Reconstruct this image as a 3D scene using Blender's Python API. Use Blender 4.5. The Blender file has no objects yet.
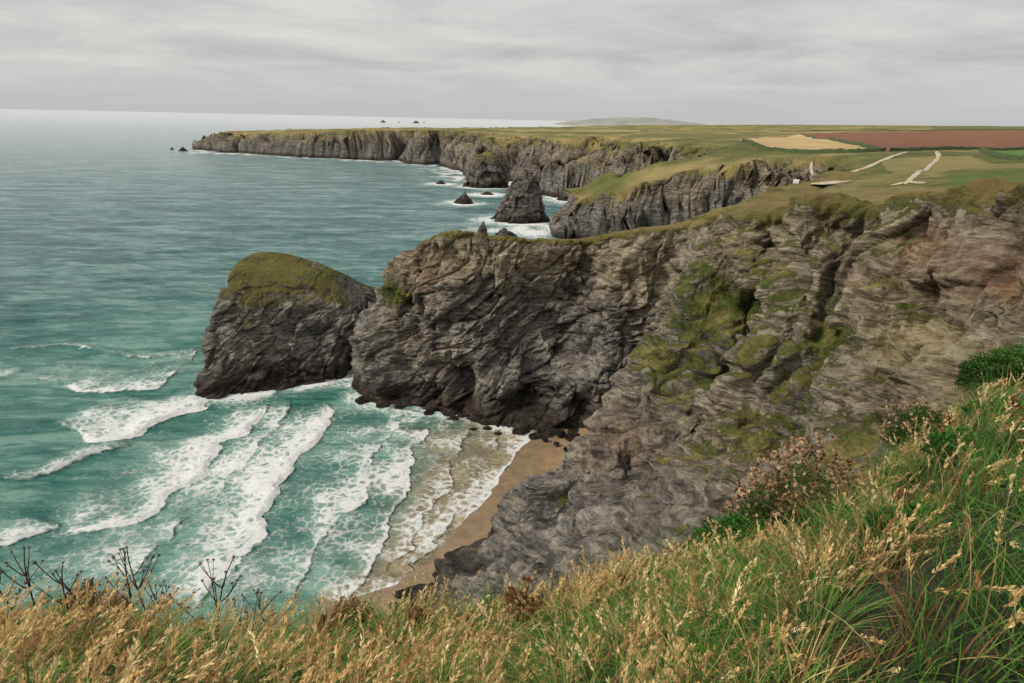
import bpy, math, numpy as np, bmesh
from mathutils import Matrix, Vector
rng=np.random.default_rng(7)
sc=bpy.context.scene
sc.view_settings.view_transform='Standard'; sc.view_settings.look='None'; sc.view_settings.exposure=0
# ---------------- camera
PITCH=math.radians(18.04); ROLL=math.radians(1.25); CH=60.0
cam=bpy.data.cameras.new('camera'); camo=bpy.data.objects.new('camera',cam); sc.collection.objects.link(camo)
cam.lens=24; cam.sensor_width=36; cam.clip_start=0.05; cam.clip_end=120000
camo.matrix_world=Matrix.Translation((0,0,CH))@Matrix.Rotation(math.pi/2-PITCH,4,'X')@Matrix.Rotation(ROLL,4,'Z')
sc.camera=camo
# unprojection helpers: image pixel coordinates + a distance north (or a height) -> world point
_f=np.array([0,math.cos(PITCH),-math.sin(PITCH)]); _u0=np.array([0,math.sin(PITCH),math.cos(PITCH)]); _x=np.array([1.,0,0])
_r=math.cos(ROLL)*_x+math.sin(ROLL)*_u0; _u=-math.sin(ROLL)*_x+math.cos(ROLL)*_u0
def ray(a,b): return _f+(a-512)/682.67*_r+(341.5-b)/682.67*_u
def S(a,b,Y):
    d=ray(a,b); return np.array([0,0,CH])+d*(Y/d[1])
def Z(a,b,z=0.0):
    d=ray(a,b); return np.array([0,0,CH])+d*((z-CH)/d[2])
# ---------------- noise
_g=rng.normal(size=(256,3)); _g/=np.linalg.norm(_g,axis=1)[:,None]
_perm=rng.permutation(256).astype(np.int64)
def perlin(p):
    i=np.floor(p).astype(np.int64); f=p-i; w=f*f*f*(f*(f*6-15)+10); i&=255
    out=np.zeros(len(p))
    for dx in (0,1):
        wx=w[:,0] if dx else 1-w[:,0]
        hx=_perm[(i[:,0]+dx)&255]
        for dy in (0,1):
            wy=w[:,1] if dy else 1-w[:,1]
            hy=_perm[(hx+i[:,1]+dy)&255]
            for dz in (0,1):
                wz=w[:,2] if dz else 1-w[:,2]
                g=_g[_perm[(hy+i[:,2]+dz)&255]]
                out+=wx*wy*wz*(g[:,0]*(f[:,0]-dx)+g[:,1]*(f[:,1]-dy)+g[:,2]*(f[:,2]-dz))
    return out*1.5
_cr=np.random.default_rng(3).uniform(0,1,(256,4))
def cells3(p):
    # angular blocks: nearest and second nearest feature distance, block id value, tilted-plane height inside the block
    i=np.floor(p).astype(np.int64); f=p-i; d1=np.full(len(p),9.); d2=np.full(len(p),9.); idv=np.zeros(len(p)); pl=np.zeros(len(p))
    for dx in (-1,0,1):
        hx=_perm[(i[:,0]+dx)&255]
        for dy in (-1,0,1):
            hy=_perm[(hx+i[:,1]+dy)&255]
            for dz in (-1,0,1):
                r=_cr[_perm[(hy+i[:,2]+dz)&255]]
                vx=dx+r[:,0]-f[:,0]; vy=dy+r[:,1]-f[:,1]; vz=dz+r[:,2]-f[:,2]
                d=vx*vx+vy*vy+vz*vz; m=d<d1; d2=np.where(m,d1,np.minimum(d2,d)); d1=np.where(m,d,d1); idv=np.where(m,r[:,3],idv)
                pl=np.where(m,(r[:,3]-.5)*vx*1.6+(r[:,0]-.5)*vy*1.6+(r[:,1]-.5)*vz*1.6,pl)
    return np.sqrt(d1),np.sqrt(d2),idv,pl
def fbm(p,o=4,g=.5):
    s=0;a=1;t=0
    for k in range(o):
        s=s+a*perlin(p+k*17.3); t+=a; a*=g; p=p*2.03
    return s/t
def ridged(p,o=4,g=.5):
    s=0;a=1;t=0
    for k in range(o):
        s=s+a*(1-2*np.abs(perlin(p+k*11.7))); t+=a; a*=g; p=p*2.07
    return s/t
def sstep(a,b,x):
    t=np.clip((x-a)/(b-a),0,1); return t*t*(3-2*t)
# ---------------- mesh helpers
def link(o): sc.collection.objects.link(o); return o
def make_mesh(name,V,F,mat,smooth=True,attrs=None):
    V=np.asarray(V,dtype=np.float32); F=np.asarray(F,dtype=np.int32)
    me=bpy.data.meshes.new(name); n=F.shape[1]
    me.vertices.add(len(V)); me.vertices.foreach_set('co',V.ravel())
    me.loops.add(F.size); me.loops.foreach_set('vertex_index',F.ravel())
    me.polygons.add(len(F)); me.polygons.foreach_set('loop_start',np.arange(0,F.size,n,dtype=np.int32))
    me.polygons.foreach_set('use_smooth',np.full(len(F),smooth))
    if attrs:
        for k,v in attrs.items():
            at=me.attributes.new(k,'FLOAT_COLOR','POINT'); at.data.foreach_set('color',np.asarray(v,dtype=np.float32).ravel())
    me.update(); me.validate()
    if mat: me.materials.append(mat)
    return link(bpy.data.objects.new(name,me))
def gridfaces(R,C,wrap=False,flip=False):
    r=np.arange(R-1)[:,None]; c=np.arange(C if wrap else C-1)[None,:]; c2=(c+1)%C
    F=np.stack([r*C+c,r*C+c2,(r+1)*C+c2,(r+1)*C+c],-1).reshape(-1,4)
    return F[:,::-1] if flip else F
def gnormals(G,wrap=False):
    if wrap:
        E=np.concatenate([G[:,-1:],G,G[:,:1]],1); du=(E[:,2:]-E[:,:-2])
    else: du=np.gradient(G,axis=1)
    dv=np.gradient(G,axis=0); n=np.cross(du,dv); n/=np.linalg.norm(n,axis=-1,keepdims=True)+1e-9
    fl=n[...,2].mean()<0
    return (-n if fl else n),fl
def catmull(P,counts,ten=.5,wrap=False):
    P=np.asarray(P,float); n=len(P); out=[]
    for k in range(n if wrap else n-1):
        if wrap: a,b,c,d=P[(k-1)%n],P[k],P[(k+1)%n],P[(k+2)%n]
        else: a,b,c,d=P[max(k-1,0)],P[k],P[k+1],P[min(k+2,n-1)]
        m=counts[k]; t=(np.arange(m)/m).reshape((-1,)+(1,)*(P.ndim-1))
        m1=(c-a)*ten; m2=(d-b)*ten
        out.append((2*t**3-3*t**2+1)*b+(t**3-2*t**2+t)*m1+(-2*t**3+3*t**2)*c+(t**3-t**2)*m2)
    if not wrap: out.append(P[-1:])
    return np.concatenate(out,0)
def info(o,label=None,cat=None,kind=None,group=None):
    if label:o['label']=label
    if cat:o['category']=cat
    if kind:o['kind']=kind
    if group:o['group']=group
    return o
# ---------------- node helpers
class NT:
    def __init__(s,name):
        s.m=bpy.data.materials.new(name); s.m.use_nodes=True; s.t=s.m.node_tree; s.t.nodes.clear()
        s.out=s.t.nodes.new('ShaderNodeOutputMaterial'); s.b=s.n('ShaderNodeBsdfPrincipled'); s.l(s.b.outputs[0],s.out.inputs[0])
    def n(s,t,**k):
        nd=s.t.nodes.new(t)
        for a,b in k.items(): setattr(nd,a,b)
        return nd
    def l(s,a,b): s.t.links.new(a,b)
    def put(s,inp,v):
        if hasattr(v,'is_linked'): s.l(v,inp)
        else: inp.default_value=v
    def math(s,op,a,b=0.0,c=None,clamp=False):
        nd=s.n('ShaderNodeMath',operation=op,use_clamp=clamp); s.put(nd.inputs[0],a); s.put(nd.inputs[1],b)
        if c is not None: s.put(nd.inputs[2],c)
        return nd.outputs[0]
    def mix(s,f,a,b,bt='MIX'):
        nd=s.n('ShaderNodeMix',data_type='RGBA',blend_type=bt); s.put(nd.inputs[0],f)
        s.put(nd.inputs[6],a if hasattr(a,'is_linked') else (*a,1)); s.put(nd.inputs[7],b if hasattr(b,'is_linked') else (*b,1)); return nd.outputs[2]
    def noise(s,vec,scale,detail=4,rough=.55,dist=0.0):
        nd=s.n('ShaderNodeTexNoise'); s.put(nd.inputs['Vector'],vec); nd.inputs['Scale'].default_value=scale
        nd.inputs['Detail'].default_value=detail; nd.inputs['Roughness'].default_value=rough; nd.inputs['Distortion'].default_value=dist; return nd.outputs[0]
    def ramp(s,f,stops):
        nd=s.n('ShaderNodeValToRGB'); s.put(nd.inputs[0],f); e=nd.color_ramp.elements
        while len(e)<len(stops): e.new(.5)
        for i,(p,c) in enumerate(stops): e[i].position=p; e[i].color=(*c,1)
        return nd.outputs[0]
    def mapr(s,v,a,b,c=0.0,d=1.0,sm=True):
        nd=s.n('ShaderNodeMapRange',interpolation_type='SMOOTHSTEP' if sm else 'LINEAR'); s.put(nd.inputs[0],v)
        for i,x in enumerate((a,b,c,d)): s.put(nd.inputs[i+1],x)
        return nd.outputs[0]
    def mapping(s,vec,rot=(0,0,0),scale=(1,1,1)):
        nd=s.n('ShaderNodeMapping'); s.l(vec,nd.inputs[0]); nd.inputs['Rotation'].default_value=rot; nd.inputs['Scale'].default_value=scale; return nd.outputs[0]
    def attr(s,name):
        nd=s.n('ShaderNodeAttribute',attribute_name=name); return nd
    def bump(s,h,dist,strength=1.0,normal=None):
        nd=s.n('ShaderNodeBump'); s.put(nd.inputs['Height'],h); nd.inputs['Distance'].default_value=dist; nd.inputs['Strength'].default_value=strength
        if normal is not None: s.l(normal,nd.inputs['Normal'])
        return nd.outputs[0]
    def warp(s,vec,scale,amt,detail=3):
        a=s.n('ShaderNodeTexNoise'); s.l(vec,a.inputs[0]); a.inputs['Scale'].default_value=scale; a.inputs['Detail'].default_value=detail
        b=s.n('ShaderNodeVectorMath',operation='SCALE'); s.l(a.outputs[1],b.inputs[0]); b.inputs['Scale'].default_value=amt
        c=s.n('ShaderNodeVectorMath',operation='ADD'); s.l(vec,c.inputs[0]); s.l(b.outputs[0],c.inputs[1]); return c.outputs[0]
# ---------------- world
w=bpy.data.worlds.new('World'); sc.world=w; w.use_nodes=True; t=w.node_tree; t.nodes.clear()
A=NT.__new__(NT); A.t=t
out=A.n('ShaderNodeOutputWorld'); sky=A.n('ShaderNodeTexSky',sky_type='NISHITA'); sky.sun_disc=False
sky.sun_elevation=math.radians(44); sky.sun_rotation=math.radians(250)
b1=A.n('ShaderNodeBackground'); A.l(sky.outputs[0],b1.inputs[0]); b1.inputs[1].default_value=.08
tc=A.n('ShaderNodeTexCoord'); sp=A.n('ShaderNodeSeparateXYZ'); A.l(tc.outputs['Generated'],sp.inputs[0])
zz=A.math('ADD',A.math('ABSOLUTE',sp.outputs[2]),.11)
cb=A.n('ShaderNodeCombineXYZ'); A.l(A.math('DIVIDE',sp.outputs[0],zz),cb.inputs[0]); A.l(A.math('DIVIDE',sp.outputs[1],zz),cb.inputs[1])
c1=A.noise(A.mapping(cb.outputs[0],scale=(.8,.9,1)),.9,9,.64,.5)
c2=A.noise(A.mapping(cb.outputs[0],scale=(.3,.45,1)),1.0,3,.5,.4)
cc=A.math('ADD',A.math('MULTIPLY',c1,.5),A.math('MULTIPLY',c2,.5))
col=A.ramp(cc,[(.36,(.48,.475,.49)),(.45,(.60,.59,.585)),(.54,(.72,.705,.68)),(.66,(.88,.86,.83))])
col=A.mix(A.mapr(sp.outputs[2],0.0,.08),(.58,.575,.585),col)
b2=A.n('ShaderNodeBackground'); A.l(col,b2.inputs[0]); b2.inputs[1].default_value=.95
mx=A.n('ShaderNodeMixShader'); mx.inputs[0].default_value=.93; A.l(b1.outputs[0],mx.inputs[1]); A.l(b2.outputs[0],mx.inputs[2]); A.l(mx.outputs[0],out.inputs[0])
sun=bpy.data.lights.new('sun','SUN'); sun.energy=2.5; sun.angle=math.radians(10); sun.color=(1,.93,.82)
so=link(bpy.data.objects.new('sun',sun)); so.rotation_euler=Vector((-.78,-.14,.66)).to_track_quat('Z','Y').to_euler()
# ---------------- land material
def land_material():
    M=NT('rock_and_turf'); geo=M.n('ShaderNodeNewGeometry'); pos=geo.outputs['Position']
    mk=M.attr('mask'); sep=M.n('ShaderNodeSeparateColor'); M.l(mk.outputs['Color'],sep.inputs[0]); veg,och,rel=sep.outputs
    ti=M.attr('tint'); pz=M.n('ShaderNodeSeparateXYZ'); M.l(pos,pz.inputs[0]); z=pz.outputs[2]
    nL=M.noise(pos,.05,3); nM=M.noise(pos,.35,10,.72); nF=M.noise(pos,2.2,8,.75)
    wp=M.warp(pos,.09,5.0,2)
    st=M.noise(M.mapping(wp,(.2,-.67,0),(.14,.14,1.7)),1.0,8,.70)
    def facet(mp):
        vo=M.n('ShaderNodeTexVoronoi',feature='F1',distance='MANHATTAN'); M.l(M.mapping(wp,(.2,-.67,.0),mp),vo.inputs['Vector']); vo.inputs['Scale'].default_value=1.0
        sx=M.n('ShaderNodeSeparateColor'); M.l(vo.outputs['Color'],sx.inputs[0]); return vo.outputs['Distance'],sx.outputs[0]
    f1,k1=facet((.35,.35,1.0)); f2,k2=facet((1.1,1.1,2.8))
    v=M.math('ADD',M.math('MULTIPLY',nM,.38),M.math('MULTIPLY',st,.50)); v=M.math('ADD',v,M.math('ADD',M.math('MULTIPLY',k1,.08),M.math('MULTIPLY',k2,.06)))
    rock=M.ramp(v,[(.38,(.05,.048,.048)),(.46,(.18,.168,.155)),(.54,(.37,.335,.285)),(.65,(.70,.65,.53))])
    tan=M.ramp(v,[(.38,(.10,.076,.045)),(.46,(.32,.25,.155)),(.55,(.58,.48,.32)),(.67,(.84,.75,.54))])
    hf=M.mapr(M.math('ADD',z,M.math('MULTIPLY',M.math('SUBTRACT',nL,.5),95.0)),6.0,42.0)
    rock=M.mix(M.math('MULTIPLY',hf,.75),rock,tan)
    oc=M.ramp(nM,[(.35,(.22,.065,.03)),(.5,(.46,.19,.09)),(.65,(.66,.42,.20))])
    rock=M.mix(M.math('MULTIPLY',och,M.mapr(nM,.25,.6)),rock,oc)
    pale=M.attr('pale'); psx=M.n('ShaderNodeSeparateColor'); M.l(pale.outputs['Color'],psx.inputs[0])
    rock=M.mix(M.math('MULTIPLY',psx.outputs[0],.85),rock,M.ramp(M.math('ADD',M.math('MULTIPLY',nM,.5),M.math('MULTIPLY',st,.5)),[(.38,(.16,.11,.05)),(.48,(.55,.43,.21)),(.6,(.84,.73,.45))]))
    spots=M.mapr(nF,.55,.70); rock=M.mix(M.math('MULTIPLY',spots,.35),rock,(.62,.57,.42))
    rock=M.mix(1.0,rock,M.ramp(rel,[(.15,(.16,.16,.17)),(.48,(.80,.80,.80)),(.8,(1.0,1.0,1.0))]),'MULTIPLY')  # painted cavity shading: creases and gullies darkened, ridges left bright
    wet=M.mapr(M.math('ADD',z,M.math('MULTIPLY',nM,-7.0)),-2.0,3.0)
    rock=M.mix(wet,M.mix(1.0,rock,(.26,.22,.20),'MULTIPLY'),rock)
    g1=M.math('ADD',M.math('MULTIPLY',M.noise(pos,.12,6,.7),.6),M.math('MULTIPLY',M.noise(pos,1.4,6,.75),.4))
    grass=M.ramp(g1,[(.38,(.045,.065,.016)),(.46,(.115,.145,.03)),(.54,(.24,.23,.06)),(.64,(.48,.38,.16))])
    grass=M.mix(ti.outputs['Alpha'],grass,M.mix(.35,ti.outputs['Color'],M.mix(1.0,ti.outputs['Color'],M.ramp(g1,[(.35,(.3,.3,.3)),(.65,(1,1,1))]),'MULTIPLY')))
    vf=M.math('ADD',veg,M.math('ADD',M.math('MULTIPLY',M.math('SUBTRACT',nM,.5),1.5),M.math('MULTIPLY',M.math('SUBTRACT',nF,.5),1.0)))
    vf=M.mapr(vf,.42,.62)
    M.l(M.mix(vf,rock,grass),M.b.inputs['Base Color'])
    M.l(M.mapr(wet,0,1,.45,.9),M.b.inputs['Roughness']); M.b.inputs['Specular IOR Level'].default_value=.25
    h=M.math('ADD',M.math('MULTIPLY',nM,1.0),M.math('MULTIPLY',st,1.0)); h=M.math('ADD',h,M.math('MULTIPLY',nF,.4))
    kk=M.math('ADD',M.math('ADD',M.math('MULTIPLY',k1,.35),M.math('MULTIPLY',k2,.16)),M.math('ADD',M.math('MULTIPLY',f1,-.5),M.math('MULTIPLY',f2,-.22))); h=M.math('ADD',h,M.math('MULTIPLY',kk,M.math('SUBTRACT',1.0,vf)))
    M.l(M.bump(h,1.5,1.0),M.b.inputs['Normal'])
    return M.m
LAND=land_material()

# ---------------- main cliff control stations: rows base, low, mid, upper, rim, inner, inland
def prof(base,rim,inl=None,zs=(.25,.55,.82),hs=(.3,.5,.75)):
    b=np.array([*base,0.]); r=np.array(rim,float); rows=[b]
    for zf,hf in zip(zs,hs): rows.append(np.array([*(b[:2]+(r[:2]-b[:2])*hf),r[2]*zf]))
    rows.append(r); return rows
def inl(rows,d=None,a=11,b_=23,dz=(.7,.4)):
    r=rows[4]
    if d is None: d=r[:2]-rows[0][:2]
    d=np.array(d,float); d/=np.linalg.norm(d)
    return rows+[np.array([*(r[:2]+d*a),r[2]+dz[0]]),np.array([*(r[:2]+d*b_),r[2]+dz[1]])]
ST=[];CNT=[]
def add(rows,c): ST.append(rows); CNT.append(c)
add(inl(prof((106,282),(124,270,43)),(1,-.4)),25)
add(inl(prof((86,250),(102,240,42)),(1,-.6)),30)
add(inl(prof((62,224),(76,207,41)),(1,-1)),30)
add(inl(prof((44,205),(57,188,38)),(.6,-1),8,16,(.3,.4)),30)
add(inl(prof((26,196),(32,178,32)),(0,-1),6,12,(.8,1.4)),30)
add(inl(prof((2,192),(7,173,29.5)),(0,-1),6,12,(1.2,2.4)),30)
add(inl(prof((-22,184),(-14,169,29)),(0.2,-1),5,10,(1.2,2.2)),30)
add(inl(prof((-38,163),(-22,161,31)),(1,0),6,12,(.3,0)),45)
r=[Z(356,398),S(359,352,146),S(373,314,150),S(392,276,153),S(415,244,156)]; add(inl(r,(1,.5),5,10,(-.3,-1.2)),50)
r=[Z(400,406),S(400,370,141),S(408,330,144),S(424,285,148),S(445,238,151)]; add(inl(r,(0,1),5,10,(-.6,-1.6)),70)
r=[Z(450,420),S(452,385,136),S(462,340,140),S(478,290,144),S(502,240,150)]; add(inl(r,(0,1),6,12,(-.8,-1.8)),75)
r=[Z(510,430),S(515,392,131),S(530,345,139),S(547,295,144),S(565,243,150)]; add(inl(r,(0,1),6,12,(-.8,-1.8)),75)
r=[Z(560,433),S(572,395,128),S(587,350,135),S(602,300,140),S(625,235,148)]; add(inl(r,(.1,1),7,14,(-.6,-1.4)),70)
r=[Z(610,434),S(633,395,128),S(652,350,132),S(667,300,136),S(688,226,142)]; add(inl(r,(.5,1),8,17,(-.2,-.8)),80)
r=[Z(590,476),S(620,442,108),S(644,385,112),S(674,315,117),S(724,222,125)]; add(inl(r,(.8,.6)),85)
r=[Z(488,548),S(530,508,87),S(618,432,95),S(706,345,104),S(768,219,113)]; add(inl(r,(.8,.4)),95)
r=[Z(362,606),S(470,572,75),S(680,470,80),S(800,340,91),S(856,214,97)]; add(inl(r,(.9,.4)),95)
r=[np.array([-17,64,0.]),np.array([2,62,9.]),S(800,450,67),S(882,335,77),S(945,204,84)]; add(inl(r,(.9,.35)),95)
r=[np.array([8,50,0.]),np.array([22,51,13.]),S(900,420,58),S(968,318,65),S(1038,193,70)]; add(inl(r,(.9,.3)),70)
add(inl([np.array(q,float) for q in ((34,40,0),(38,42,16),(46,46,32),(56,51,44),(66,57,53))]),40)
add(inl([np.array(q,float) for q in ((38,34,0),(42,34,16),(50,37,32),(59,40,44),(68,44,54))]),30)
add(inl(prof((34,26),(50,29,54.2)),(1,-.6)),30)
add(inl(prof((22,24),(29,18,53.5)),(.5,-1),8,16),30)
add(inl(prof((10,22),(15,11.5,53)),(.3,-1),5,10),25)
add(inl(prof((1,19),(6.5,7,52.6)),(.1,-1),4,8),25)
add(inl(prof((-8,17),(0,3.5,52.6)),(0,-1),4,8),25)
add(inl(prof((-18,13),(-6,2,52.6)),(.2,-1),4,8),25)
add(inl(prof((-30,2),(-14,-3,54)),(1,-.2)),25)
add(inl(prof((-42,-25),(-24,-30,55))),1)
ST=np.array(ST); ST[:,0,2]=-2.5
# plateau height: radial-basis surface through control points, many unprojected from image pixels
far=[S(530,144,560),S(600,137,600),S(700,140,450),S(790,155,350),S(850,157,300),S(1000,152,400),S(900,172,215),S(1000,168,190),S(1100,175,160),
 S(812,184,195),S(205,138,1030),S(240,134,1080),S(330,131,1000),S(380,131,980),S(450,128.5,1350),S(600,131,1500),S(750,132,1500),S(850,129,1800),S(1024,128,1800),S(1024,141,700),
 S(850,141,700),S(740,157,370),S(700,157,385),S(655,162,378),S(632,172,372),S(610,189,366),S(588,207,360),S(566,224,356),S(490,136,800),np.array([1800,1800,80.]),np.array([0,4000,40.]),np.array([3000,4000,80.]),np.array([1000,200,64.]),np.array([90,30,56.]),np.array([400,150,56.])]
CP=np.concatenate([ST[:,4],ST[:22,5],np.array(far)])
def kern(a,b): return np.sqrt(((a[:,None]-b[None])**2).sum(-1))
K=kern(CP[:,:2],CP[:,:2])+np.eye(len(CP))*-2.0
wt=np.linalg.solve(np.block([[K,np.ones((len(CP),1))],[np.ones((1,len(CP))),np.zeros((1,1))]]),np.append(CP[:,2],0))
def H(P):
    P=np.atleast_2d(P)[:,:2]; o=np.empty(len(P))
    for k in range(0,len(P),50000): o[k:k+50000]=kern(P[k:k+50000],CP[:,:2])@wt[:-1]+wt[-1]
    return o
rowc=[54,66,70,72,28,22]
G=catmull(ST.transpose(1,0,2),rowc,.42)
G=catmull(G.transpose(1,0,2),CNT,.45).transpose(1,0,2)
R,C,_=G.shape
rowpar=np.concatenate([k+np.arange(c)/c for k,c in enumerate(rowc)]+[[6.]])
colpar=np.concatenate([k+np.arange(c)/c for k,c in enumerate(CNT[:-1])]+[[len(CNT)-1.]])
def seg3(P,L_):
    best=np.full(len(P),1e9)
    for a,b in zip(L_[:-1],L_[1:]):
        e=b-a; wv=P-a; t=np.clip((wv@e)/(e@e),0,1); best=np.minimum(best,((wv-t[:,None]*e)**2).sum(1))
    return np.sqrt(best)
QM=np.array([[.78,.1,-.62],[-.1,.99,.05],[.62,.02,.78]])
def rockify(G,rowfade=None,wrap=False,amp=1.0,soften=True,gully=None):
    n,_=gnormals(G,wrap); P=G.reshape(-1,3)
    gl=1.0 if gully is None else gully.ravel()
    q=P@QM
    wq=q+np.stack([fbm(P/22+k*9,2) for k in range(3)],1)*6
    wP=P+np.stack([fbm(P/16+k*9+3,2) for k in range(3)],1)*6
    big=(ridged(wP/np.array([14,14,32]),3)*3.0-1.4)*gl
    mid2=(ridged(wP/np.array([6.5,8,15])+7,3)*1.6-.6)*np.clip(gl-.4,0,2)
    med=ridged(wq/np.array([7,7,3.8]),4,.58)*1.1-.4
    blk=fbm(wq/2.1,5,.66)*.9
    a1,a2,i1,p1=cells3(wq/np.array([8.5,8.5,3.4])); b1_,b2_,i2,p2=cells3(wq/np.array([3.4,3.4,1.3])+5)
    slab=(i1-.5)*2.2+p1*2.4; slab2=(i2-.5)*.8+p2*.9
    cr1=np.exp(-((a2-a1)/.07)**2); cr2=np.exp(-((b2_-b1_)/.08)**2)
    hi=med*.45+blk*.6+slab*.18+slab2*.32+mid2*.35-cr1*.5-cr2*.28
    d=(big+mid2+med+blk*.6+slab+slab2-cr1*.45-cr2*.2)*amp
    nz=n[...,2].ravel()
    if soften: d=d*(1-.88*sstep(.55,.85,nz))
    if rowfade is not None: d=d*rowfade.ravel()
    D=n.reshape(-1,3).copy(); D[:,2]*=.6
    G2=(G.reshape(-1,3)+D*d[:,None]).reshape(G.shape)
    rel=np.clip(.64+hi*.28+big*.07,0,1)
    return G2,n,rel,nz
fade=np.ones((R,C)); fade*=(1-.85*sstep(3.8,4.5,rowpar))[:,None]
fade*=(.55+.45*sstep(0,1.3,rowpar))[:,None]
fade*=(1-sstep(18.3,19.6,colpar))[None,:]*1.0
gul=1+1.05*sstep(13.6,15.3,colpar)[None,:]*np.ones((R,1))
# carve the named gullies and ribs of the near face into the control surface
n0,_=gnormals(G); Pc=G.reshape(-1,3).copy(); rel0=np.zeros(len(Pc))
for pts,wd,dep in [([(782,232,110),(775,300,103),(742,380,96),(700,450,86),(650,520,80)],3.2,5.5),
  ([(826,225,101),(822,300,95),(778,400,86),(722,490,79)],4.0,-4.5),
  ([(880,240,92),(868,310,88),(842,400,80),(800,470,70)],3.2,5.5),
  ([(925,235,86),(912,320,80),(880,420,68)],3.2,-3.5),
  ([(985,240,76),(955,320,70),(920,400,62)],3.0,3.5),
  ([(735,250,119),(700,330,112),(660,400,103),(600,480,90),(540,550,82)],4.0,-3.0),
  ([(660,470,92),(600,530,82),(530,575,76)],3.2,3.0),
  ([(590,262,147),(572,320,142),(545,380,134)],4.0,3.5),([(470,262,150),(452,310,146),(430,370,141)],3.5,-2.5),([(640,250,146),(622,310,140),(600,380,132)],3.5,-2.0)]:
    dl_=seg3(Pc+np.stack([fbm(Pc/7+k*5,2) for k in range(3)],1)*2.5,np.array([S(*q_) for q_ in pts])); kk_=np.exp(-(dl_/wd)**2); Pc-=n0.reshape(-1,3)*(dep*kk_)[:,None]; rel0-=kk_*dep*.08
G=Pc.reshape(G.shape)
G2,n,rel,nz=rockify(G,fade,soften=False,gully=gul)
rel=np.clip(rel+np.minimum(rel0,.1),0,1)  # carved gullies also painted in shade, ribs brightened
P2=G2.reshape(-1,3)
def dent(P,n,c,rad,dep):
    k=np.exp(-(((P-np.array(c))/np.array(rad))**2).sum(1)**1.5); d=n.reshape(-1,3).copy(); d[:,2]=0; d/=np.linalg.norm(d,axis=1)[:,None]+1e-6
    return P-d*(dep*k)[:,None],k
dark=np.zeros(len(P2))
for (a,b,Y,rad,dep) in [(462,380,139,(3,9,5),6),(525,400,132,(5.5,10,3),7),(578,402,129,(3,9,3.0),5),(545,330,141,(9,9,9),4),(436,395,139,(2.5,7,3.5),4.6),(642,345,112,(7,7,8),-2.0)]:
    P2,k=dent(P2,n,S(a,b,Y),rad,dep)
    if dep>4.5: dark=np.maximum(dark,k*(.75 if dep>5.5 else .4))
rel=rel*(1-.85*dark)  # cave shadow painted into the rock colour, on top of the dents
inland=np.repeat(rowpar,C); cpar=np.tile(colpar,R)
P2[:,2]-=sstep(5.4,6.0,inland)*1.2
nn,fl=gnormals(P2.reshape(R,C,3)); nzz=nn[...,2].ravel()
nb=fbm(P2/9.0,4,.6)
nearc=sstep(13.8,14.8,cpar)
veg=sstep(3.75,4.1,inland)*.85+sstep(.45,.85,nzz)*(.28+.25*nearc)*sstep(10,26,P2[:,2])+nb*.85+.02*nearc
def gauss(P,c,r): return np.exp(-(((P-np.array(c))/np.array(r))**2).sum(1))
for a,b,Y,r_,k in [(705,315,109,(6,9,7),.9),(850,390,80,(6,9,6),1.0),(880,330,82,(5,8,5),.9),(590,548,77,(6,8,3),.8),(655,380,104,(4,8,4),.7),(765,300,103,(4,8,8),.6),(600,500,84,(4,8,3),.7),(660,288,135,(2.5,6,2.5),1.0),(400,290,150,(5,10,6),.5),(735,380,96,(6,8,3.5),.7),(820,260,97,(4,6,5),.5),(680,450,86,(5,8,3),.6),(760,440,80,(5,8,3),.6),(560,262,149,(8,6,1.6),.4),(900,240,86,(4,8,3),.4),(930,320,74,(4,8,3),.45),(860,440,68,(5,8,4),.5)]:
    veg+=k*gauss(P2,S(a,b,Y),r_)
pale=np.zeros(len(P2))
for a,b,Y,r_,k in [(960,270,74,(5,8,4),-.6)]: veg+=k*gauss(P2,S(a,b,Y),r_)
for a,b,Y,r_,k in [(960,372,64,(4.5,14,3.6),1.5),(800,250,104,(8,8,3),.25),(560,262,149,(20,9,3),.4),(640,262,145,(9,9,4),.4),(430,262,150,(8,8,4),.4)]:
    g_=k*gauss(P2,S(a,b,Y),r_); pale+=g_; veg-=g_*.7
veg*=sstep(3,9,P2[:,2]+nb*3)
och=np.zeros(len(P2))
for a,b,Y,r_,k in [(970,268,73,(3.2,12,2.8),1.3),(600,470,90,(3,6,4),.5),(640,440,90,(6,8,3),.4),(880,285,82,(6,9,3),.25),(430,275,149,(10,9,8),.35)]: och+=k*gauss(P2,S(a,b,Y),r_)
pc_=np.clip(pale,0,1); rel=np.clip(rel+.12*pc_*(nearc),0,1)
mask=np.stack([np.clip(veg,0,1.2),np.clip(och,0,1),rel,np.ones_like(rel)],1)
tint=np.zeros((len(P2),4)); tint[:,:3]=(.36,.25,.10); tint[:,3]=np.clip(sstep(3.6,4.3,inland)*.6+nb*.8,0,.85)*sstep(3.6,4.0,inland)
info(make_mesh('cliff',P2,gridfaces(R,C,flip=fl),LAND,True,{'mask':mask,'tint':tint,'pale':np.stack([pc_]*3+[1+0*pc_],1)}),kind='structure')

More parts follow.
